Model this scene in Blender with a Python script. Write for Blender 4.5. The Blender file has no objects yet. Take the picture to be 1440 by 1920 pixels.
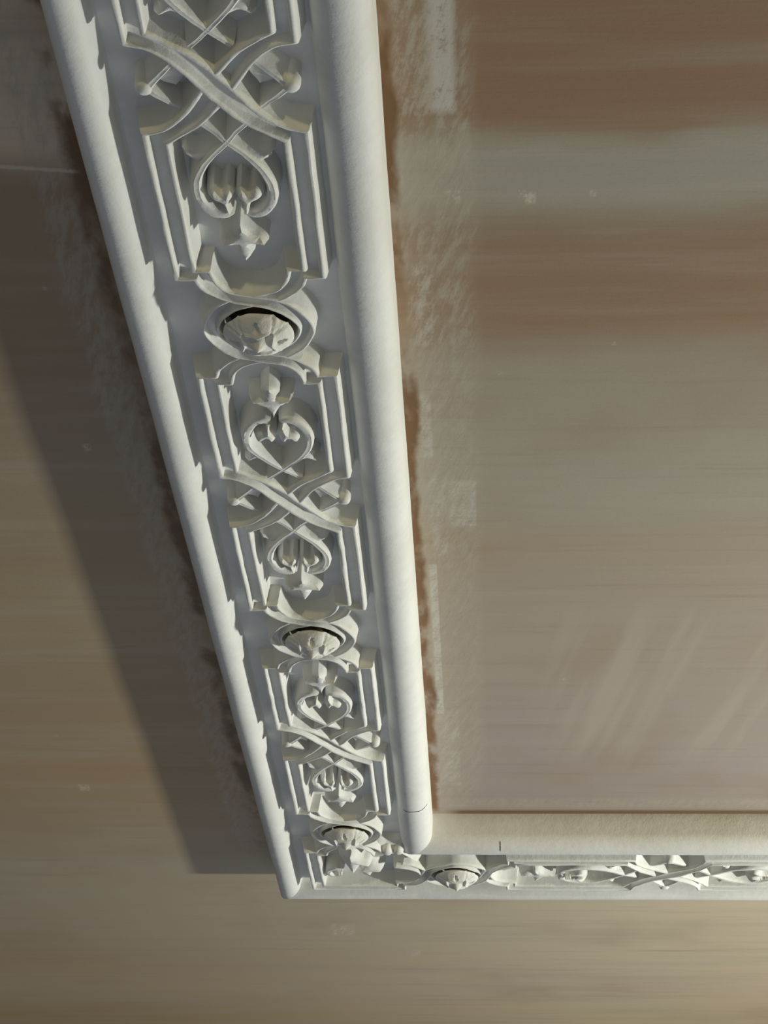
import bpy, bmesh, math, random
from mathutils import Vector, Matrix, Euler, noise

random.seed(7)
SC = bpy.context.scene
COL = SC.collection
S = 0.125                 # one strap-panel width in metres
BED_Z = 0.19              # depth of the flat bed behind the strap faces
HC = 0.41                 # relief of the moulding below the ceiling, in panel widths
CEIL = 2.6                # ceiling height in metres
YB = 11.34                # axis of the cross run, in panel widths
P = 4.97                  # pattern period, in panel widths
XB = 1.156                # first boss of the cross run, measured from the corner axis

def W(x, y, z):           # panel-width coordinates (z up, 0 = strap faces) -> metres
    return Vector((x * S, y * S, CEIL + (z - HC) * S))

# ------------------------------------------------------------------ camera
cam_d = bpy.data.cameras.new('camera')
cam = bpy.data.objects.new('camera', cam_d)
COL.objects.link(cam)
cam_d.sensor_fit = 'VERTICAL'
cam_d.sensor_height = 36.0
cam_d.lens = 3934.0 / 1920.0 * 36.0
cam.rotation_euler = Euler((2.0787, -0.0179, 0.0454), 'XYZ')
cam.location = W(1.5675, -11.7241 - 0.31, -8.175)
cam_d.clip_start = 0.05
SC.camera = cam

# ------------------------------------------------------------------ world and lights
wd = bpy.data.worlds.new('room_daylight')
SC.world = wd
wd.use_nodes = True
nt = wd.node_tree
nt.nodes.clear()
out = nt.nodes.new('ShaderNodeOutputWorld')
bg = nt.nodes.new('ShaderNodeBackground')
tc = nt.nodes.new('ShaderNodeTexCoord')
sx = nt.nodes.new('ShaderNodeSeparateXYZ')
nt.links.new(tc.outputs['Generated'], sx.inputs[0])
def wmath(op, a, b):
    x = nt.nodes.new('ShaderNodeMath'); x.operation = op
    for k, v in ((0, a), (1, b)):
        if isinstance(v, bpy.types.NodeSocket): nt.links.new(v, x.inputs[k])
        else: x.inputs[k].default_value = v
    return x.outputs[0]
def lobe(direction, power, colour):
    """soft bright side of the room: colour * max(0, cos)^power"""
    d = nt.nodes.new('ShaderNodeVectorMath'); d.operation = 'DOT_PRODUCT'
    nt.links.new(tc.outputs['Generated'], d.inputs[0]); d.inputs[1].default_value = Vector(direction).normalized()
    f = wmath('POWER', wmath('MAXIMUM', d.outputs['Value'], 0.0), power)
    m = nt.nodes.new('ShaderNodeVectorMath'); m.operation = 'SCALE'
    m.inputs[0].default_value = colour; nt.links.new(f, m.inputs['Scale'])
    return m.outputs[0]
def vadd(a, b):
    m = nt.nodes.new('ShaderNodeVectorMath'); m.operation = 'ADD'
    nt.links.new(a, m.inputs[0])
    if isinstance(b, tuple): m.inputs[1].default_value = b
    else: nt.links.new(b, m.inputs[1])
    return m.outputs[0]
amb = vadd(lobe((0, 0, -1), 6.0, (0.145, 0.205, 0.315)), (0.038, 0.038, 0.036))     # cool floor
amb = vadd(amb, lobe((0.0, -1, -0.05), 4.0, (0.28, 0.21, 0.075)))                   # dim warm end of the room
amb = vadd(amb, lobe((0.35, 0.90, -0.28), 7.0, (0.80, 0.82, 0.80)))                 # bright end of the room
nt.links.new(amb, bg.inputs['Color'])
bg.inputs['Strength'].default_value = 1.0
nt.links.new(bg.outputs[0], out.inputs[0])

def lamp(name, where, target, size, energy, colour):
    d = bpy.data.lights.new(name, 'AREA')
    d.shape = 'SQUARE'; d.size = size; d.energy = energy; d.color = colour
    o = bpy.data.objects.new(name, d)
    COL.objects.link(o)
    o.location = W(*where)
    o.rotation_euler = (W(*target) - o.location).to_track_quat('-Z', 'Y').to_euler()
    return o
lamp('work_lamp', (17.4, 9.0, -6.1), (0, 6.0, 0), 0.10, 47.0, (0.985, 1.0, 0.895))       # on a stand to the right
lamp('wall_lamp', (21.0, -56.0, -4.6), (0, 6.0, 0), 0.22, 72.0, (1.0, 0.88, 0.42))       # far behind the camera, near the ceiling

SC.view_settings.view_transform = 'Standard'
SC.view_settings.look = 'None'
SC.view_settings.gamma = 1.0
SC.view_settings.exposure = 0.0
SC.view_settings.use_curve_mapping = False

# ------------------------------------------------------------------ materials
class NT:
    def __init__(self, name):
        self.m = bpy.data.materials.new(name); self.m.use_nodes = True
        self.t = self.m.node_tree; self.b = self.t.nodes['Principled BSDF']
    def n(self, kind, **kw):
        x = self.t.nodes.new(kind)
        for k, v in kw.items(): setattr(x, k, v)
        return x
    def set(self, sock, v):
        if hasattr(v, 'links') or isinstance(v, bpy.types.NodeSocket): self.t.links.new(v, sock)
        else: sock.default_value = v
    def math(self, op, a, b=None, c=None, clamp=False):
        x = self.n('ShaderNodeMath', operation=op, use_clamp=clamp)
        self.set(x.inputs[0], a)
        if b is not None: self.set(x.inputs[1], b)
        if c is not None: self.set(x.inputs[2], c)
        return x.outputs[0]
    def noise(self, vec, scale, detail=4, rough=0.55, dist=0.0):
        x = self.n('ShaderNodeTexNoise')
        self.set(x.inputs['Vector'], vec); x.inputs['Scale'].default_value = scale
        x.inputs['Detail'].default_value = detail; x.inputs['Roughness'].default_value = rough
        x.inputs['Distortion'].default_value = dist
        return x.outputs['Fac']
    def map(self, vec, scale, loc=(0, 0, 0), rot=(0, 0, 0)):
        x = self.n('ShaderNodeMapping'); self.set(x.inputs['Vector'], vec)
        x.inputs['Scale'].default_value = scale; x.inputs['Location'].default_value = loc
        x.inputs['Rotation'].default_value = rot
        return x.outputs[0]
    def ramp(self, fac, stops, interp='LINEAR'):
        x = self.n('ShaderNodeValToRGB'); self.set(x.inputs[0], fac)
        cr = x.color_ramp; cr.interpolation = interp
        while len(cr.elements) < len(stops): cr.elements.new(0.5)
        for e, (p, c) in zip(cr.elements, stops):
            e.position = p; e.color = (*c, 1) if len(c) == 3 else c
        return x.outputs[0]
    def smooth(self, v, a, b):
        x = self.n('ShaderNodeMapRange', interpolation_type='SMOOTHSTEP')
        self.set(x.inputs['Value'], v); self.set(x.inputs['From Min'], a); self.set(x.inputs['From Max'], b)
        return x.outputs[0]
    def mix(self, fac, a, b, blend='MIX'):
        x = self.n('ShaderNodeMix', data_type='RGBA', blend_type=blend)
        self.set(x.inputs[0], fac)
        self.set(x.inputs[6], (*a, 1) if isinstance(a, tuple) and len(a) == 3 else a)
        self.set(x.inputs[7], (*b, 1) if isinstance(b, tuple) and len(b) == 3 else b)
        return x.outputs[2]
    def bump(self, h, strength, dist):
        x = self.n('ShaderNodeBump'); self.set(x.inputs['Height'], h)
        x.inputs['Strength'].default_value = strength; x.inputs['Distance'].default_value = dist
        self.t.links.new(x.outputs[0], self.b.inputs['Normal'])

def plaster(name, c0, c1, rough=0.62, bump=0.35, spec=0.25):
    k = NT(name)
    v = k.n('ShaderNodeTexCoord').outputs['Object']
    a = k.noise(v, 9, 5, 0.6); b = k.noise(v, 90, 4, 0.6); g = k.noise(v, 520, 2, 0.5)
    f = k.math('ADD', k.math('MULTIPLY', a, 0.7), k.math('MULTIPLY', b, 0.3))
    c = k.mix(k.smooth(f, 0.36, 0.62), c0, c1)
    k.set(k.b.inputs['Base Color'], c)
    k.b.inputs['Roughness'].default_value = rough
    k.b.inputs['Specular IOR Level'].default_value = spec
    k.bump(k.math('ADD', k.math('MULTIPLY', b, 0.8), k.math('MULTIPLY', g, 0.25)), bump, 0.0016)
    return k.m

M_PLASTER = plaster('white_painted_plaster', (0.73, 0.72, 0.68), (0.80, 0.795, 0.765))
M_ORN = plaster('cast_plaster', (0.74, 0.73, 0.68), (0.81, 0.805, 0.77), bump=0.5)
M_BOSS = plaster('unpainted_cast_plaster', (0.70, 0.68, 0.62), (0.79, 0.78, 0.73), bump=0.7)

def flat(name, c, rough=0.9):
    k = NT(name)
    v = k.n('ShaderNodeTexCoord').outputs['Object']
    f = k.noise(v, 60, 4)
    k.set(k.b.inputs['Base Color'], k.mix(f, tuple(x * 0.6 for x in c), c))
    k.b.inputs['Roughness'].default_value = rough
    k.b.inputs['Specular IOR Level'].default_value = 0.1
    return k.m
M_HOLE = flat('recess_glue_and_shade', (0.10, 0.075, 0.035))  # brown of old glue, darkened so the gap round each boss reads as shade
M_CRACK = flat('crack_shadow', (0.03, 0.03, 0.03))

def ceiling_material():
    k = NT('ceiling_skim_coat')
    ob = k.n('ShaderNodeTexCoord').outputs['Object']
    v = k.map(ob, (1 / S, 1 / S, 1 / S))                  # panel widths
    sp = k.n('ShaderNodeSeparateXYZ'); k.set(sp.inputs[0], v)
    X, Y = sp.outputs[0], sp.outputs[1]
    BROWN, GREY, PALE = (0.285, 0.190, 0.115), (0.37, 0.362, 0.335), (0.365, 0.328, 0.345)
    TAN = (0.36, 0.255, 0.12)
    # trowelled bands that run along x
    warp = k.math('MULTIPLY', k.math('SUBTRACT', k.noise(k.map(v, (0.35, 0.8, 1)), 1.0, 3), 0.5), 0.9)
    yw = k.math('ADD', Y, warp)
    yr = k.math('DIVIDE', k.math('ADD', yw, 4.0), 24.0)   # -4..20 -> 0..1
    def yy(y): return (y + 4.0) / 24.0
    right = k.ramp(yr, [(yy(-4), BROWN), (yy(-1.58), BROWN), (yy(-1.42), GREY), (yy(-0.9), GREY), (yy(-0.4), (0.29, 0.205, 0.135)),
                        (yy(0.5), (0.29, 0.20, 0.125)), (yy(1.2), (0.355, 0.33, 0.295)), (yy(3.3), GREY), (yy(3.8), (0.38, 0.325, 0.27)), (yy(6.0), (0.375, 0.335, 0.315)),
                        (yy(9.0), PALE), (yy(10.4), PALE), (yy(13), (0.60, 0.54, 0.44)), (yy(15.5), (0.62, 0.55, 0.43)), (yy(17), (0.64, 0.54, 0.42)), (yy(18.8), (0.64, 0.53, 0.36))])
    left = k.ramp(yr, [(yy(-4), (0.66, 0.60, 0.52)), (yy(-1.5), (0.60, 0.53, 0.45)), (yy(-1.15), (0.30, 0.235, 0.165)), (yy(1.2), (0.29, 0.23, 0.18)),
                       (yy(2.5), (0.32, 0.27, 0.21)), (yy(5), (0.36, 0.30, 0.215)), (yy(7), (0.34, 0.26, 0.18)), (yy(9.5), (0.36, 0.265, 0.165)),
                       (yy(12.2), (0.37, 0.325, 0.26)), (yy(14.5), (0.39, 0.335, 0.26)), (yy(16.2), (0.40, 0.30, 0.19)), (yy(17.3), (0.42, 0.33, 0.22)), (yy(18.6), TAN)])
    far = k.smooth(Y, 11.5, 12.4)
    side = k.math('ADD', k.math('MULTIPLY', k.smooth(X, -0.8, 0.6), k.math('SUBTRACT', 1.0, far)), k.math('MULTIPLY', k.smooth(X, -5.0, 4.0), far))
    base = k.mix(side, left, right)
    # long streaks
    st = k.noise(k.map(v, (0.22, 2.6, 1)), 1.0, 6, 0.6)
    base = k.mix(k.math('MULTIPLY', k.smooth(st, 0.42, 0.75), 0.45), base, (0.40, 0.37, 0.33))
    st2 = k.noise(k.map(v, (0.35, 7.0, 1), (3, 8, 0)), 1.0, 5, 0.65)
    base = k.mix(k.math('MULTIPLY', k.smooth(st2, 0.52, 0.78), 0.35), base, (0.27, 0.19, 0.12))
    cl = k.noise(k.map(v, (0.35, 0.35, 1), (1.7, 4.1, 0)), 1.0, 4, 0.55)
    base = k.mix(k.math('MULTIPLY', k.smooth(cl, 0.5, 0.72), 0.40), base, (0.32, 0.225, 0.14))
    # diagonal lighter drags low on the right
    dg = k.noise(k.map(k.map(v, (1, 1, 1), (0, 0, 0), (0, 0, math.radians(-10))), (3.2, 0.22, 1)), 1.0, 3, 0.5)
    dm = k.math('MULTIPLY', k.smooth(Y, 4.8, 5.8), k.math('SUBTRACT', 1.0, k.smooth(Y, 8.2, 9.4)))
    dm = k.math('MULTIPLY', dm, k.smooth(X, 1.9, 2.6))
    base = k.mix(k.math('MULTIPLY', k.math('MULTIPLY', dm, k.smooth(dg, 0.46, 0.70)), 0.60), base, (0.45, 0.43, 0.39))
    # brushed filler beside the inner roll
    edge = k.math('MULTIPLY', k.math('SUBTRACT', k.noise(k.map(v, (1.2, 0.9, 1)), 1.0, 5), 0.5), 0.24)
    xe = k.math('ADD', X, edge)
    brush = k.noise(k.map(k.map(v, (1, 1, 1), (0, 0, 0), (0, 0, math.radians(-14))), (16, 3.5, 1)), 1.0, 5, 0.7)
    band = k.math('MULTIPLY', k.smooth(xe, 0.98, 1.05), k.math('SUBTRACT', 1.0, k.smooth(xe, 1.42, 1.56)))
    band = k.math('MULTIPLY', band, k.math('SUBTRACT', 1.0, k.smooth(Y, 9.6, 10.1)))
    base = k.mix(k.math('MULTIPLY', band, k.math('ADD', 0.15, k.math('MULTIPLY', k.smooth(brush, 0.40, 0.68), 0.60))), base, (0.43, 0.41, 0.36))
    fine = k.noise(v, 26, 4, 0.7)
    def patch(x0, x1, y0, y1, colour, amt, soft=0.03, frm=0.40):
        nonlocal base
        f = k.math('MULTIPLY', k.smooth(X, x0, x0 + soft), k.math('SUBTRACT', 1.0, k.smooth(X, x1 - soft * 0.4, x1)))
        f = k.math('MULTIPLY', f, k.math('MULTIPLY', k.smooth(Y, y0, y0 + soft * 1.4), k.math('SUBTRACT', 1.0, k.smooth(Y, y1 - soft, y1))))
        n = k.smooth(k.math('ADD', k.math('MULTIPLY', fine, 0.45), k.math('MULTIPLY', brush, 0.55)), frm, frm + 0.24)
        f = k.math('MULTIPLY', f, k.math('MULTIPLY', n, amt))
        base = k.mix(f, base, colour)
    CHALK = (0.56, 0.58, 0.60)
    patch(1.18, 1.415, -4.2, -1.72, CHALK, 0.95, 0.12, 0.30)
    patch(1.02, 1.42, -4.2, -1.72, (0.45, 0.43, 0.39), 0.55, 0.04, 0.40)
    patch(1.20, 1.50, -1.74, -1.14, (0.43, 0.42, 0.38), 0.75, 0.08, 0.34)
    patch(1.24, 1.50, 2.82, 3.66, CHALK, 0.55, 0.06, 0.38)
    patch(1.06, 1.26, 2.7, 4.2, CHALK, 0.40, 0.08, 0.42)
    patch(1.04, 1.22, -0.2, 0.9, CHALK, 0.45, 0.08, 0.40)
    patch(1.02, 1.16, 1.5, 2.5, CHALK, 0.55, 0.05, 0.38)
    patch(1.05, 1.14, 4.3, 7.6, CHALK, 0.75, 0.03, 0.34)
    patch(1.04, 1.30, 7.4, 9.6, CHALK, 0.40, 0.10, 0.40)
    patch(1.0, 6.0, 9.85, 10.25, (0.50, 0.48, 0.44), 0.45, 0.10, 0.38)
    # rusty size line hard against the inner roll; the cross run adds painted gap shade
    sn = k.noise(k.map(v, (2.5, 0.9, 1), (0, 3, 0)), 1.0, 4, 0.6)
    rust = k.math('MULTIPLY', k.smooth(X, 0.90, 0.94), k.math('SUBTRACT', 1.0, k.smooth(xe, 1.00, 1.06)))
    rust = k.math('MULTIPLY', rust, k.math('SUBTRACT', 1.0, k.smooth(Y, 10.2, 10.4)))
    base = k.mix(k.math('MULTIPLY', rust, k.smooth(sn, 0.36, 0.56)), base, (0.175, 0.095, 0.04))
    rust_gap_shade = k.math('MULTIPLY', k.smooth(Y, 10.24, 10.33), k.math('SUBTRACT', 1.0, k.smooth(Y, 10.5, 10.6)))  # ceiling stain with the shadow of the crack painted into its colour
    rust_gap_shade = k.math('MULTIPLY', rust_gap_shade, k.smooth(X, 1.05, 1.3))
    base = k.mix(k.math('MULTIPLY', rust_gap_shade, 0.85), base, (0.14, 0.075, 0.03))
    # left margin: brown edge and grey smears
    xl = k.math('ADD', X, k.math('MULTIPLY', k.math('SUBTRACT', k.noise(k.map(v, (1.6, 1.1, 1)), 1.0, 6, 0.65), 0.5), 0.30))
    smear = k.math('MULTIPLY', k.smooth(xl, -1.46, -1.34), k.math('SUBTRACT', 1.0, k.smooth(xl, -1.16, -1.06)))
    smear = k.math('MULTIPLY', smear, k.smooth(brush, 0.38, 0.62))
    smear = k.math('MULTIPLY', smear, k.math('SUBTRACT', 1.0, k.smooth(Y, 11.0, 12.0)))
    base = k.mix(k.math('MULTIPLY', smear, 0.60), base, (0.40, 0.38, 0.37))
    rl = k.math('MULTIPLY', k.smooth(xl, -1.20, -1.09), k.math('SUBTRACT', 1.0, k.smooth(Y, 11.3, 11.6)))
    rl = k.math('MULTIPLY', rl, k.smooth(X, -1.9, -1.2))
    rl = k.math('MULTIPLY', rl, k.math('SUBTRACT', 1.0, k.smooth(X, -0.8, -0.7)))
    base = k.mix(k.math('MULTIPLY', rl, k.smooth(sn, 0.40, 0.58)), base, (0.15, 0.085, 0.04))
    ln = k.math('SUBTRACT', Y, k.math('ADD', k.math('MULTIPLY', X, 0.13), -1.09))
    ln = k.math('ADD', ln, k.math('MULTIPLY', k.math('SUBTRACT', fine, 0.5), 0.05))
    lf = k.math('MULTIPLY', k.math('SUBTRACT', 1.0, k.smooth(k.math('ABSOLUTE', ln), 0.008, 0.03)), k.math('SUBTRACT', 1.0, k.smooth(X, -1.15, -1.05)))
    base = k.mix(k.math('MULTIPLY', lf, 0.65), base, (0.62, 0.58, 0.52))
    for cx, cy, r in ((1.82, -.94, .035), (1.87, -.89, .05), (2.29, -.93, .03), (1.36, -.92, .06), (-1.62, 2.28, .05), (-2.9, 9.6, .08), (0.55, 15.6, .12), (-0.35, 14.6, .2)):
        patch(cx - r, cx + r, cy - r * 1.6, cy + r * 1.6, (0.66, 0.64, 0.60), 0.8, r * .7, 0.42)
    # small chalk specks
    vo = k.n('ShaderNodeTexVoronoi'); k.set(vo.inputs['Vector'], k.map(v, (1.0, 0.8, 1))); vo.inputs['Scale'].default_value = 1.15
    spk = k.math('MULTIPLY', k.math('SUBTRACT', 1.0, k.smooth(vo.outputs['Distance'], 0.012, 0.05)), k.smooth(fine, 0.48, 0.6))
    base = k.mix(k.math('MULTIPLY', spk, 0.7), base, (0.62, 0.60, 0.55))
    g = k.noise(v, 60, 3, 0.6)
    base = k.mix(k.math('MULTIPLY', k.math('SUBTRACT', fine, 0.35), 0.22), base, (0.62, 0.58, 0.52), 'MULTIPLY')
    base = k.mix(1.0, base, (1.12, 1.03, 0.88), 'MULTIPLY')
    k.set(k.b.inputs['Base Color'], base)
    k.b.inputs['Roughness'].default_value = 0.55
    k.b.inputs['Specular IOR Level'].default_value = 0.35
    h = k.math('ADD', k.math('MULTIPLY', st2, 0.8), k.math('MULTIPLY', fine, 0.25))
    h = k.math('ADD', h, k.math('MULTIPLY', k.math('MULTIPLY', band, brush), 0.8))
    k.bump(h, 0.25, 0.002)
    return k.m
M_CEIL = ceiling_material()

# ------------------------------------------------------------------ object helpers
class Run:                # a straight run of a thing whose parts are laid out along another axis
    def __init__(self, thing, matrix): self.thing = thing; self.matrix = matrix

def link(o, parent=None):
    COL.objects.link(o)
    if isinstance(parent, Run): o.parent = parent.thing; o.matrix_local = parent.matrix
    elif parent is not None: o.parent = parent
    return o

def mesh_obj(name, bm, mat, parent=None, smooth=True, angle=38, jit=0.0):
    if jit:
        for v in bm.verts:
            q = v.co / S
            v.co += noise.noise_vector(q * 5.5) * jit * S + noise.noise_vector(q * 17.0) * jit * 0.45 * S
    bmesh.ops.recalc_face_normals(bm, faces=bm.faces[:])
    me = bpy.data.meshes.new(name)
    bm.to_mesh(me); bm.free()
    if smooth:
        for p in me.polygons: p.use_smooth = True
        me.set_sharp_from_angle(angle=math.radians(angle))
    me.materials.append(mat)
    return link(bpy.data.objects.new(name, me), parent)

def thing(name, label, cat, loc, rz=0, group=None):
    o = bpy.data.objects.new(name, None)
    o.empty_display_size = 0.05
    link(o); o.location = loc; o.rotation_euler = (0, 0, rz)
    o['label'] = label; o['category'] = cat
    if group: o['group'] = group
    o['kind'] = 'thing'
    return o

def loc3(u, s, z):        # panel widths -> local metres (0 = ceiling)
    return Vector((u * S, s * S, (z - HC) * S))

def grid(bm, rows, close_ends=True, close_ring=False):
    vs = [[bm.verts.new(p) for p in r] for r in rows]
    n = len(vs[0])
    for a, b in zip(vs, vs[1:]):
        for i in range(n if close_ring else n - 1):
            j = (i + 1) % n
            try: bm.faces.new((a[i], a[j], b[j], b[i]))
            except ValueError: pass
    if close_ends:
        for r in (vs[0], vs[-1]):
            try: bm.faces.new(r)
            except ValueError: pass
    return vs

# ------------------------------------------------------------------ the ceiling
bm = bmesh.new()
bmesh.ops.create_cube(bm, size=1.0, matrix=Matrix.Translation((0.3, 3.0, 0.06)) @ Matrix.Diagonal((11.0, 13.0, 0.12, 1)))
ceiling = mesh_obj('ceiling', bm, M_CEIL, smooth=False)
ceiling.location = (0, 0, CEIL)
ceiling['kind'] = 'structure'
ceiling['label'] = 'brown and grey skim-coated ceiling with brushed filler beside the moulding'

# ------------------------------------------------------------------ strap-work geometry (u across, s along)
def catmull(pts, flags, n=6):
    """smooth open polyline through pts; flagged points stay sharp. pts are tuples of any length"""
    res = []; seg = []; segs = []
    for p, f in zip(pts, flags):
        seg.append(p)
        if f and len(seg) > 1: segs.append(seg); seg = [p]
    if len(seg) > 1: segs.append(seg)
    for sg in segs:
        m = len(sg)
        for i in range(m - 1):
            p1, p2 = sg[i], sg[i + 1]
            p0 = sg[i - 1] if i > 0 else tuple(2 * a - b for a, b in zip(p1, p2))
            p3 = sg[i + 2] if i + 2 < m else tuple(2 * b - a for a, b in zip(p1, p2))
            k = n if m > 2 else 8
            for j in range(k):
                t = j / k; t2 = t * t; t3 = t2 * t
                res.append(tuple(0.5 * (2 * b + (c - a) * t + (2 * a - 5 * b + 4 * c - d) * t2 + (3 * b - a - 3 * c + d) * t3)
                                 for a, b, c, d in zip(p0, p1, p2, p3)))
    res.append(segs[-1][-1])
    return res

# edges of the strap from a panel corner on the left, over the ring top, to the ring's right side
N = [((-.52, -.555), (-.345, -.675), 1), ((-.39, -.555), (-.25, -.675), 1), ((-.355, -.458), (-.225, -.56), 0),
     ((-.273, -.367), (-.165, -.455), 0), ((-.18, -.30), (-.08, -.405), 0), ((-.07, -.262), (.05, -.372), 0),
     ((.05, -.228), (.19, -.325), 0), ((.15, -.165), (.30, -.225), 0), ((.235, -.075), (.375, -.085), 0), ((.27, .035), (.40, .035), 0)]
E1 = [(-.52, 2.10), (-.38, 2.14), (-.24, 2.28), (-.118, 2.485), (-.004, 2.658), (.118, 2.805), (.238, 2.90), (.345, 2.99)]
E2 = [(-u, P - s) for u, s in reversed(E1)]
D = [(a, b, 1 if i in (0, 7) else 0) for i, (a, b) in enumerate(zip(E1, E2))]
def mir(l): return [((-a[0], a[1]), (-b[0], b[1]), f) for a, b, f in l]
def rev(l): return list(reversed(l))
def refl(l): return [((a[0], .07 - a[1]), (b[0], .07 - b[1]), f) for a, b, f in l]
def swap(l): return [(b, a, f) for a, b, f in l]
def off(l, d): return [((a[0], a[1] + d), (b[0], b[1] + d), f) for a, b, f in l]

ARCH = rev(refl(N))                                   # ring right -> under ring foot -> arch left -> corner
def path_A(n): return off(ARCH[4:] + D + swap(off(mir(N[:6]), P)), n * P)
def path_B(n): return off(mir(N[4:]) + mir(ARCH[1:]) + mir(D[:5]), n * P)
def path_C(n): return off(swap(off(mir(D[3:]), -P)) + N + ARCH[1:6], n * P)
OVER_TOP = N[1:]                                       # what hides strand A at the ring's top
OVER_FOOT = mir(ARCH[:9])                              # what hides strand C at the ring's foot
OVER_X = D

def dense(path, n=7):
    pts = [(*a, *b) for a, b, f in path]
    return catmull(pts, [f for *_, f in path], n)

def band_poly(path, d=0.0, inset=0.07):
    q = dense(path)
    L = [(a + (c - a) * inset, b + (e - b) * inset + d) for a, b, c, e in q]
    R = [(a + (c - a) * (1 - inset), b + (e - b) * (1 - inset) + d) for a, b, c, e in q]
    return L + R[::-1]

def inside(p, poly):
    x, y = p; r = False; j = len(poly) - 1
    for i in range(len(poly)):
        xi, yi = poly[i]; xj, yj = poly[j]
        if (yi > y) != (yj > y) and x < (xj - xi) * (y - yi) / (yj - yi) + xi: r = not r
        j = i
    return r

STRAP = [(-.19, .20), (-.09, .125), (0.0, .042), (.025, .016), (.075, .003), (.145, .0), (.210, .005), (.258, .018), (.288, .040), (.300, .064), (.325, .067), (.5, .067)]
STRAP = STRAP + [(1 - f, z) for f, z in reversed(STRAP[:-1])]

def trim(lane, poly, at_start):
    if poly is None: return lane
    l = lane if at_start else lane[::-1]
    h = len(l) // 3
    last = -1
    for i in range(h):
        if inside(l[i][:2], poly): last = i
    if last >= 0:
        a, b = l[last], l[last + 1]
        for _ in range(14):
            m = tuple((x + y) / 2 for x, y in zip(a, b))
            if inside(m[:2], poly): a = m
            else: b = m
        l = [b] + l[last + 1:]
    return l if at_start else l[::-1]

def resample(l, n):
    d = [0.0]
    for a, b in zip(l, l[1:]): d.append(d[-1] + math.dist(a[:2], b[:2]))
    o = []; k = 0
    for i in range(n):
        t = d[-1] * i / (n - 1)
        while k < len(d) - 2 and d[k + 1] < t: k += 1
        w = (t - d[k]) / max(d[k + 1] - d[k], 1e-9)
        o.append(tuple(a + (b - a) * w for a, b in zip(l[k], l[k + 1])))
    return o

def strap(path, parent, start=None, end=None, xf=None, name='strap'):
    q = dense(path)
    lanes = []
    for f, z in STRAP:
        lane = [(a + (c - a) * f, b + (e - b) * f) for a, b, c, e in q]
        # keep the sharp corner rows: trim by moving the end rows only
        lanes.append((lane, z))
    # trim rows per lane, keeping a common index range in the middle
    ntot = len(q)
    cut0, cut1 = 0, ntot
    tl = []
    for lane, z in lanes:
        l0 = trim(lane, start, True); i0 = ntot - len(l0)
        l1 = trim(lane, end, False); i1 = len(l1)
        cut0 = max(cut0, i0 + 1 if i0 or l0[0] != lane[0] else 0); cut1 = min(cut1, i1 - 1 if i1 < ntot or l1[-1] != lane[-1] else ntot)
        tl.append((lane, l0, l1, z))
    rows = []
    K = 6
    for lane, l0, l1, z in tl:
        mid = lane[cut0:cut1]
        pre = post = []
        if cut0 > 0:
            head = l0[:len(l0) - (ntot - cut0)] + [lane[cut0]]
            pre = resample(head, K)[:-1]
        if cut1 < ntot:
            tail = [lane[cut1 - 1]] + l1[cut1:]
            post = resample(tail, K)[1:]
        rows.append([loc3(*(xf(u, s) if xf else (u, s)), z) for u, s in pre + mid + post])
    bm = bmesh.new()
    grid(bm, rows, False)
    # end caps
    for k in (0, -1):
        try: bm.faces.new([bm.verts.new(r[k]) for r in rows])
        except ValueError: pass
    bmesh.ops.remove_doubles(bm, verts=bm.verts[:], dist=1e-5)
    return mesh_obj(name, bm, M_ORN, parent, angle=42, jit=0.006)

def ribbon(path, parent, name, xf=None, base=.20, flags=None, cap=True, ridge=.012, n=6):
    """path points (u, s, half width, z); a narrow raised scroll with a rounded crest"""
    q = catmull(path, flags or [0] * len(path), n)
    rows = []
    for i, (u, s, w, z) in enumerate(q):
        a = q[max(i - 1, 0)]; b = q[min(i + 1, len(q) - 1)]
        tx, ty = b[0] - a[0], b[1] - a[1]; d = math.hypot(tx, ty) or 1
        nx, ny = -ty / d, tx / d
        prof = [(-1.0 - .02 / w, base), (-1.0, z + .035), (-.86, z + .012), (-.45, z), (0, z + ridge * .3), (.45, z), (.86, z + .012), (1.0, z + .035), (1.0 + .02 / w, base)]
        r = []
        for f, zz in prof:
            uu, ss = u + nx * w * f, s + ny * w * f
            if xf: uu, ss = xf(uu, ss)
            r.append(loc3(uu, ss, zz))
        rows.append(r)
    bm = bmesh.new(); grid(bm, rows, True)
    return mesh_obj(name, bm, M_ORN, parent, angle=50, jit=0.005)

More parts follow.
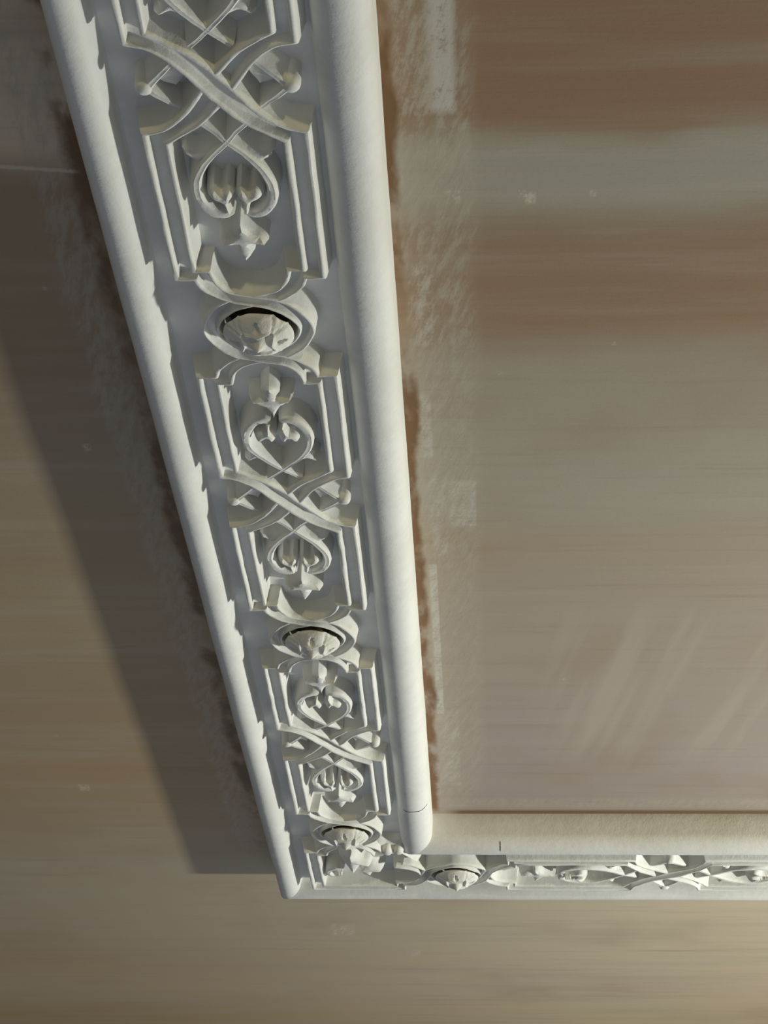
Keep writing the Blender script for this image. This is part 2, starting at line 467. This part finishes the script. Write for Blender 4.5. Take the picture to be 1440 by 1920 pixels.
def leaf(outline, ridges, ze, zr, parent, name, xf=None, base=.20, round_=1.0, sub=3, flags=None, mat=None, jit=0.005):
    """a carved leaf: outline walls down to the bed, top rising from ze at the edge to zr on its ridges"""
    fl = flags or [0] * len(outline)
    k0 = next((i for i, f in enumerate(fl) if f), 0)
    o = outline[k0:] + outline[:k0]; f = fl[k0:] + fl[:k0]
    q = catmull(o + [o[0]], f + [1], sub)[:-1]
    n = len(q)
    def seg_d(p, a, b):
        d2 = (b[0] - a[0]) ** 2 + (b[1] - a[1]) ** 2 or 1e-12
        t = max(0, min(1, ((p[0] - a[0]) * (b[0] - a[0]) + (p[1] - a[1]) * (b[1] - a[1])) / d2))
        return math.dist(p, (a[0] + (b[0] - a[0]) * t, a[1] + (b[1] - a[1]) * t))
    pts = [Vector(p) for p in q]; con = [(k, (k + 1) % n) for k in range(n)]
    for a, b in ridges:
        m = max(2, int(math.dist(a, b) / .025)); last = None
        for i in range(m + 1):
            p = (a[0] + (b[0] - a[0]) * i / m, a[1] + (b[1] - a[1]) * i / m)
            if inside(p, q):
                if i > 0 and last is not None: con.append((last, len(pts)))
                last = len(pts); pts.append(Vector(p))
            else: last = None
    u0, u1 = min(p[0] for p in q), max(p[0] for p in q); s0, s1 = min(p[1] for p in q), max(p[1] for p in q)
    st = max(.016, min(u1 - u0, s1 - s0) / 12)
    i = 0; y = s0
    while y < s1:
        x = u0 + (st / 2 if i % 2 else 0)
        while x < u1:
            p = (x, y)
            if inside(p, q) and min(seg_d(p, q[k], q[(k + 1) % n]) for k in range(n)) > st * .45 and min(seg_d(p, a, b) for a, b in ridges) > st * .45:
                pts.append(Vector(p))
            x += st
        y += st * .87; i += 1
    from mathutils.geometry import delaunay_2d_cdt
    vs, _, fs, ov, *_ = delaunay_2d_cdt(pts, con, [], 1, 1e-6)
    def put(p, z):
        u, t = xf(*p) if xf else (p[0], p[1])
        return loc3(u, t, z)
    bm = bmesh.new(); top = []
    for v in vs:
        p = (v.x, v.y)
        do = min(seg_d(p, q[k], q[(k + 1) % n]) for k in range(n)); dr = min(seg_d(p, a, b) for a, b in ridges)
        t = do / (do + dr + 1e-9)
        top.append(bm.verts.new(put(p, ze + (zr - ze) * (1 - (1 - t) ** (1 + round_)))))
    for t in fs:
        try: bm.faces.new([top[k] for k in t])
        except ValueError: pass
    cu = sum(p[0] for p in q) / n; cs = sum(p[1] for p in q) / n
    bm.edges.index_update()
    low = {}
    for e in [e for e in bm.edges if len(e.link_faces) == 1]:
        r = []
        for v in e.verts:
            if v not in low:
                k = top.index(v); p = (vs[k].x, vs[k].y)
                low[v] = bm.verts.new(put((cu + (p[0] - cu) * 1.05, cs + (p[1] - cs) * 1.05), base))
            r.append(low[v])
        bm.faces.new((e.verts[0], e.verts[1], r[1], r[0]))
    return mesh_obj(name, bm, mat or M_ORN, parent, angle=30, jit=jit)

def knob(u, s, r, z, parent, name, xf=None, squash=1.0):
    bm = bmesh.new()
    rows = []
    for zz, rr in [(.20, 1.05), (.14, 1.0), (z + .05, .98), (z + .025, .88), (z + .008, .66), (z, .36), (z - .002, .03)]:
        r_ = []
        for i in range(20):
            a = 2 * math.pi * i / 20
            uu, ss = u + math.cos(a) * r * rr, s + math.sin(a) * r * rr * squash
            if xf: uu, ss = xf(uu, ss)
            r_.append(loc3(uu, ss, zz))
        rows.append(r_)
    grid(bm, rows, True, True)
    return mesh_obj(name, bm, M_ORN, parent, angle=60, jit=0.006)

# outlines, for the panel after a ring; the panel before the next ring is their mirror about the crossing
FLEUR = [(0, .775), (.048, .825), (.070, .885), (.054, .935), (.09, .935), (.162, .945), (.145, 1.0), (.085, 1.055), (.040, 1.115), (0, 1.20),
         (-.040, 1.115), (-.085, 1.055), (-.145, 1.0), (-.162, .945), (-.09, .935), (-.054, .935), (-.070, .885), (-.048, .825)]
FLEUR_F = [1, 0, 0, 1, 0, 0, 0, 0, 0, 1, 0, 0, 0, 0, 0, 1, 0, 0]
FLEUR_R = [((0, .80), (0, 1.185)), ((0, 1.02), (.135, .962)), ((0, 1.02), (-.135, .962))]
CURL = [(.03, 1.30), (.07, 1.29), (.088, 1.35), (.105, 1.40), (.15, 1.405), (.186, 1.455), (.172, 1.53), (.128, 1.570), (.088, 1.505), (.045, 1.565), (.008, 1.52), (.006, 1.45), (.04, 1.405), (.042, 1.35)]
CURL_R = [((.055, 1.31), (.068, 1.42)), ((.068, 1.42), (.048, 1.50)), ((.068, 1.42), (.135, 1.495))]
WING = [(.02, 1.955), (.08, 1.88), (.13, 1.80), (.19, 1.745), (.225, 1.775), (.262, 1.80), (.258, 1.84), (.292, 1.875), (.262, 1.90), (.20, 1.872), (.13, 1.90), (.07, 1.945)]
WING_R = [((.05, 1.94), (.19, 1.805)), ((.19, 1.805), (.262, 1.865))]
SIDE = [(.372, 2.445), (.335, 2.51), (.275, 2.525), (.225, 2.50), (.19, 2.42), (.20, 2.34), (.245, 2.33), (.27, 2.37), (.33, 2.395)]
SIDE_R = [((.34, 2.45), (.22, 2.40)), ((.27, 2.45), (.25, 2.50))]
def mu(l): return [(-a, b) for a, b in l]
def mur(l): return [((-a[0], a[1]), (-b[0], b[1])) for a, b in l]

def panel_ornament(parent, n, flip=False, scroll=True):
    """heart scroll, wings, curls and fleur in one panel; flip = the panel on the other side of the crossing"""
    def xf(u, s): return (u, (P - s if flip else s) + n * P)
    leaf(FLEUR, FLEUR_R, .055, -.005, parent, 'fleur_de_lis', xf, round_=1.6, flags=FLEUR_F, sub=4)
    for k in (1, -1):
        h = [(-.125 * k, 2.135, .026, .028), (-.06 * k, 2.065, .026, .022), (.0 * k, 1.99, .026, .012), (.10 * k, 1.865, .028, .008), (.178 * k, 1.745, .031, .004), (.228 * k, 1.62, .034, .0),
             (.24 * k, 1.50, .036, .0), (.218 * k, 1.385, .038, .0), (.165 * k, 1.295, .040, .004), (.10 * k, 1.262, .040, .008), (.045 * k, 1.285, .034, .018)]
        sc = ribbon(h, parent, 'heart_scroll', xf)
        c = [(u * k, s) for u, s in CURL]; r = CURL_R if k > 0 else mur(CURL_R)
        leaf(c, r, .07, -.02, sc, 'curled_leaf_end', xf, round_=1.3)
        c = [(u * k, s) for u, s in WING]; r = WING_R if k > 0 else mur(WING_R)
        leaf(c, r, .075, .03, sc, 'scroll_wing', xf, round_=.8)

def crossing_ornament(parent, n):
    d = n * P
    for k in (1, -1):
        def xf(u, s): return (u * k, s + d)
        h = [(.225, 2.262, .024, .045), (.30, 2.345, .026, .03), (.375, 2.425, .03, .02), (.425, 2.485, .036, .018), (.375, 2.545, .03, .02), (.30, 2.625, .026, .03), (.225, 2.708, .024, .045)]
        sp = ribbon(h, parent, 'pointed_side_loop', xf, flags=[0, 0, 0, 1, 0, 0, 0])
        knob(.44, 2.485, .056, .0, sp, 'knob', xf, 1.15)
        leaf(SIDE, SIDE_R, .105, .065, sp, 'loop_leaf', xf, round_=.4)

# ------------------------------------------------------------------ runs of moulding
def arc(cx, cz, r, a0, a1, n, rx=1.0):
    return [(cx + r * rx * math.cos(math.radians(a0 + (a1 - a0) * i / n)), cz + r * math.sin(math.radians(a0 + (a1 - a0) * i / n))) for i in range(n + 1)]
RO, CO = .125, -.812
RI, CI = .180, .762
OUTER = [(CO - RO, HC), (CO - RO, RO + .02)] + arc(CO, RO, RO, 180, 270, 12)[1:] + [(CO + .140 * math.sin(math.radians(9 * k)), .15 - .15 * math.cos(math.radians(9 * k))) for k in range(1, 11)] + [(CO + .145, .175), (CO + .165, .195), (CO + .165, HC)]
INNER = [(CI - RI - .01, HC), (CI - RI - .01, .195), (CI - RI, .186)] + arc(CI, RI, RI, 182, 360, 26) + \
        [(CI + RI + .004, .25), (CI + RI + .006, .36), (CI + RI + .002, HC)]
BED = [(CO + .145, HC), (CO + .145, BED_Z), (CI - RI, BED_Z), (CI - RI, HC)]

def extrude(prof, s0, s1, parent, name, mat, steps=120, wob=0.004, angle=40):
    """sweep a section (u, z) from s0(u) to s1(u)"""
    rows = []
    for u, z in prof:
        a, b = s0(u), s1(u)
        row = []
        for i in range(steps + 1):
            s = a + (b - a) * i / steps
            w = noise.noise(Vector((s * 0.9, u * 2.0, 3.1))) * wob + noise.noise(Vector((s * 4.0, u * 3.0, 9.1))) * wob * .35
            row.append(loc3(u + w, s, z + (w * .8 if z < HC - .02 else 0)))
        rows.append(row)
    bm = bmesh.new(); grid(bm, rows, False)
    for k in (0, -1):
        bm.faces.new([bm.verts.new(r[k]) for r in rows])
    bmesh.ops.remove_doubles(bm, verts=bm.verts[:], dist=1e-6)
    return mesh_obj(name, bm, mat, parent, angle=angle)

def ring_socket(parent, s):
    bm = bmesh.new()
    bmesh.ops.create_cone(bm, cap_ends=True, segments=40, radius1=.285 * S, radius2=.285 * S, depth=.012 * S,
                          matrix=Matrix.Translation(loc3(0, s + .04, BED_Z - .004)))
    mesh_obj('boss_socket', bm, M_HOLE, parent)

def boss(name, label, s, frame, turn=0.0, seed=0, nub=1.0):
    """round flower boss hanging in its ring: dished rim, five cut petals, a centre nub"""
    base = frame @ loc3(0, s + .050, HC)
    t = thing(name, label, 'plaster boss', base, frame.to_euler().z, 'round flower bosses along the moulding')
    na = 96
    bm = bmesh.new()
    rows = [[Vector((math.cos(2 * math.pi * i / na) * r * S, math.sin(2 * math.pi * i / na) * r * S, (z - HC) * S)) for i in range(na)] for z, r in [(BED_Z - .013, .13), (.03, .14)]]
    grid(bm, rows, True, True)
    o = mesh_obj('boss_stem', bm, M_HOLE, t, angle=60); o['label'] = 'stem behind the flower, coloured dark as the shade of the gap'
    bm = bmesh.new()
    nr = 34
    R = .248
    rows = [[Vector((math.cos(2 * math.pi * i / na) * r * S, math.sin(2 * math.pi * i / na) * r * S, (z - HC) * S)) for i in range(na)] for z, r in [(.020, .10), (.022, .18), (.006, .218)]]
    for j in range(nr + 1):
        q = 1 - j / nr
        row = []
        for i in range(na):
            a = 2 * math.pi * i / na
            pet = (a / (2 * math.pi) * 4 + turn) % 1.0 - .5            # -0.5..0.5 across a petal
            ap = abs(pet)
            rim = R * (1 - .05 * (ap * 2) ** 8 + .012 * noise.noise(Vector((math.cos(a) * 2.2, math.sin(a) * 2.2, seed * 3.3))))
            rr = q * rim
            dome = -.026 - .115 * (1 - q ** 1.9)
            qc = .36 + 1.1 * ap * ap                                     # inner lip of each petal, a shallow smile
            lip = .018 / (1 + math.exp((q - qc) / .018)) - .011 * math.exp(-((q - qc - .03) / .05) ** 2)
            dv = abs((.5 - ap) - .17 * (q - .50) / .5)                   # two lines opening outwards between petals
            vee = .012 * math.exp(-(dv * q / .022) ** 2) * min(1, max(0, (q - .50) * 8))
            eye = .040 * math.exp(-(ap * q / max(.008, .050 - .16 * abs(q - .58))) ** 4 - ((q - .66) / .14) ** 6)
            nb = -.032 * nub * math.exp(-(q / .15) ** 2)
            z = dome + lip * min(1, q * 4) + vee + eye + nb + .008 * noise.noise(Vector((math.cos(a) * q * 3 + seed * 7, math.sin(a) * q * 3, seed)))
            if j == 0: z += .010
            row.append(Vector((math.cos(a) * rr * S, math.sin(a) * rr * S, (z - HC) * S)))
        rows.append(row)
    grid(bm, rows, True, True)
    bmesh.ops.remove_doubles(bm, verts=bm.verts[:], dist=1e-6)
    mesh_obj('flower_face', bm, M_BOSS, t, angle=60)
    return t

# ---- left run
left = thing('ornamental_plaster_rib', 'white plaster moulding with interlaced strap relief, turning a corner around the brown ceiling panel', 'moulding', W(0, 0, HC))
S0 = -4.6
extrude(BED, lambda u: S0, lambda u: YB - u, left, 'bed', M_PLASTER, 60, .002)
extrude(OUTER, lambda u: S0, lambda u: YB - u, left, 'outer_roll', M_PLASTER, 170)
inner_l = extrude(INNER, lambda u: S0, lambda u: YB - u, left, 'inner_roll', M_PLASTER, 170)

TOP = {n: band_poly(OVER_TOP, n * P) for n in (-1, 0, 1, 2)}
FOOT = {n: band_poly(OVER_FOOT, n * P) for n in (-1, 0, 1, 2)}
XX = {n: band_poly(OVER_X, n * P) for n in (-2, -1, 0, 1, 2)}
for n in (-1, 0, 1):
    strap(path_A(n), left, FOOT[n], TOP[n + 1])
    strap(path_B(n), left, TOP[n], XX[n])
    panel_ornament(left, n); panel_ornament(left, n, True); crossing_ornament(left, n)
for n in (0, 1, 2):
    strap(path_C(n), left, XX[n - 1], FOOT[n])
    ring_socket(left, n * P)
strap(off(mir(N[4:]) + mir(ARCH[1:]), 2 * P), left, TOP[2], None)
# the strap that turns the corner along the outer side and joins the first ring of the cross run
cross = [((a[1], -a[0]), (b[1], -b[0]), f) for a, b, f in off(N[1:] + ARCH[1:6], XB)]
cross = [((a[0], YB + a[1]), (b[0], YB + b[1]), f) for a, b, f in cross]
foot_x = [(XB - 0 + s, YB - u) for u, s in band_poly(OVER_FOOT)]
strap(off(ARCH[4:], 2 * P) + [((-.52, YB + .52), (-.345, YB + .345), 1), ((XB - .555, YB + .52), (XB - .675, YB + .345), 1)] + cross, left, FOOT[2], foot_x)

# corner flower: a drooping leaf with two curls inside the turned strap, and a spiked bud pointing into the ceiling panel
def cxf(u, s): return (u, s)
leaf([(.02, 10.48), (.10, 10.56), (.16, 10.70), (.25, 10.74), (.27, 10.88), (.20, 10.98), (.13, 11.02), (.04, 11.20), (-.04, 11.10), (-.10, 10.98), (-.14, 10.84), (-.10, 10.68), (-.05, 10.56)],
     [((.01, 10.58), (.02, 11.08)), ((.01, 10.72), (.20, 10.86))], .10, -.055, left, 'corner_leaf', cxf, round_=.7)
leaf([(.10, 11.08), (.20, 10.98), (.27, 11.02), (.34, 11.10), (.38, 11.17), (.33, 11.24), (.26, 11.28), (.19, 11.36), (.12, 11.30), (.06, 11.22)],
     [((.12, 11.16), (.31, 11.17)), ((.14, 11.18), (.20, 11.29))], .12, -.01, left, 'corner_leaf', cxf, round_=.9)
cc = ribbon([(-.10, 11.02, .028, .03), (-.12, 11.12, .030, .01), (-.19, 11.13, .032, .0), (-.26, 11.18, .034, .0), (-.285, 11.29, .034, .0), (-.24, 11.38, .034, .005), (-.165, 11.36, .032, .01), (-.15, 11.27, .03, .02)],
            left, 'corner_curl', cxf)
leaf([(-.34, 11.30), (-.29, 11.36), (-.27, 11.44), (-.33, 11.50), (-.37, 11.42)], [((-.32, 11.36), (-.32, 11.44))], .10, .03, cc, 'curl_tip', cxf)
sp = leaf([(.25, 10.40), (.36, 10.36), (.42, 10.42), (.50, 10.44), (.60, 10.42), (.64, 10.56), (.68, 10.74), (.80, 10.98), (.66, 10.92), (.56, 10.78), (.46, 10.74), (.36, 10.74), (.28, 10.66), (.24, 10.52)],
          [((.33, 10.55), (.56, 10.60)), ((.56, 10.60), (.76, 10.93))], .12, .03, left, 'spiked_bud', cxf, round_=.8, flags=[0, 0, 0, 0, 0, 0, 0, 1, 0, 0, 0, 0, 0, 0])
knob(.43, 10.56, .065, -.015, sp, 'bud_lobe', cxf, 1.5)
knob(.56, 10.56, .060, -.01, sp, 'bud_lobe', cxf, 1.4)

# ---- cross run
right = Run(left, Matrix.Translation((0, YB * S, 0)) @ Matrix.Rotation(-math.pi / 2, 4, 'Z'))
S1 = 8.0
extrude(BED, lambda u: u, lambda u: S1, right, 'bed', M_PLASTER, 40, .002)
extrude(OUTER, lambda u: u, lambda u: S1, right, 'outer_roll', M_PLASTER, 90)
inner_r = extrude(INNER, lambda u: u, lambda u: S1, right, 'inner_roll', M_PLASTER, 90)
def shp(poly): return [(u, s + XB) for u, s in poly]
for n in (0,):
    strap(off(path_A(n), XB), right, shp(FOOT[n]), shp(TOP[n + 1]))
    strap(off(path_B(n), XB), right, shp(TOP[n]), shp(XX[n]))
    panel_ornament(right, XB / P); panel_ornament(right, XB / P, True); crossing_ornament(right, XB / P)
strap(off(path_C(1), XB), right, shp(XX[0]), shp(FOOT[1]))
strap(off(path_B(1), XB), right, shp(TOP[1]), None)
strap(off(path_A(1)[:16], XB), right, shp(FOOT[1]), None)
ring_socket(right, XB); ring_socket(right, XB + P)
strap(off(mir(N[1:6]), XB), right, None, shp(TOP[0]))

# ---- bosses in their rings
F_L = Matrix.Translation(W(0, 0, HC))
F_R = Matrix.Translation(W(0, YB, HC)) @ Matrix.Rotation(-math.pi / 2, 4, 'Z')
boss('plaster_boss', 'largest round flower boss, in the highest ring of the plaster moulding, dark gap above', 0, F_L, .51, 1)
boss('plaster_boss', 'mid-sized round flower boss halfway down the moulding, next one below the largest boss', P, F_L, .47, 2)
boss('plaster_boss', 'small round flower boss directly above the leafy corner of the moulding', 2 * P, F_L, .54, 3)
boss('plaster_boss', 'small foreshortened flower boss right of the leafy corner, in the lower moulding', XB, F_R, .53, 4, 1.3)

# ---- hairline joints across the inner roll
def hairline(pts, parent, r=.0045):
    bm = bmesh.new(); rows = []
    for i, p in enumerate(pts):
        a = pts[max(i - 1, 0)]; b = pts[min(i + 1, len(pts) - 1)]
        t = (b - a).normalized(); n = t.orthogonal().normalized(); m = t.cross(n)
        w = r * S * (.35 if i in (0, len(pts) - 1) else 1)
        rows.append([p + (n * math.cos(k * math.pi / 3) + m * math.sin(k * math.pi / 3)) * w for k in range(6)])
    grid(bm, rows, True, True)
    o = mesh_obj('joint_crack', bm, M_CRACK, parent)
    o['label'] = 'dark hairline crack across the roll'
def roll_pt(a, s, d=.0):
    u, z = CI + (RI + d) * math.cos(math.radians(a)), RI + (RI + d) * math.sin(math.radians(a))
    u0, z0 = CI + RI * math.cos(math.radians(a)), RI + RI * math.sin(math.radians(a))
    w = noise.noise(Vector((s * 0.9, u0 * 2.0, 3.1))) * .004 + noise.noise(Vector((s * 4.0, u0 * 3.0, 9.1))) * .0014   # the roll's own unevenness
    return loc3(u + w, s, z + w * .8)
hairline([roll_pt(235 + i * 8, 9.28 + .010 * math.sin(i)) for i in range(13)], inner_l)
hairline([roll_pt(290 + i * 4, 1.71, .002) for i in range(11)], inner_r, .0032)
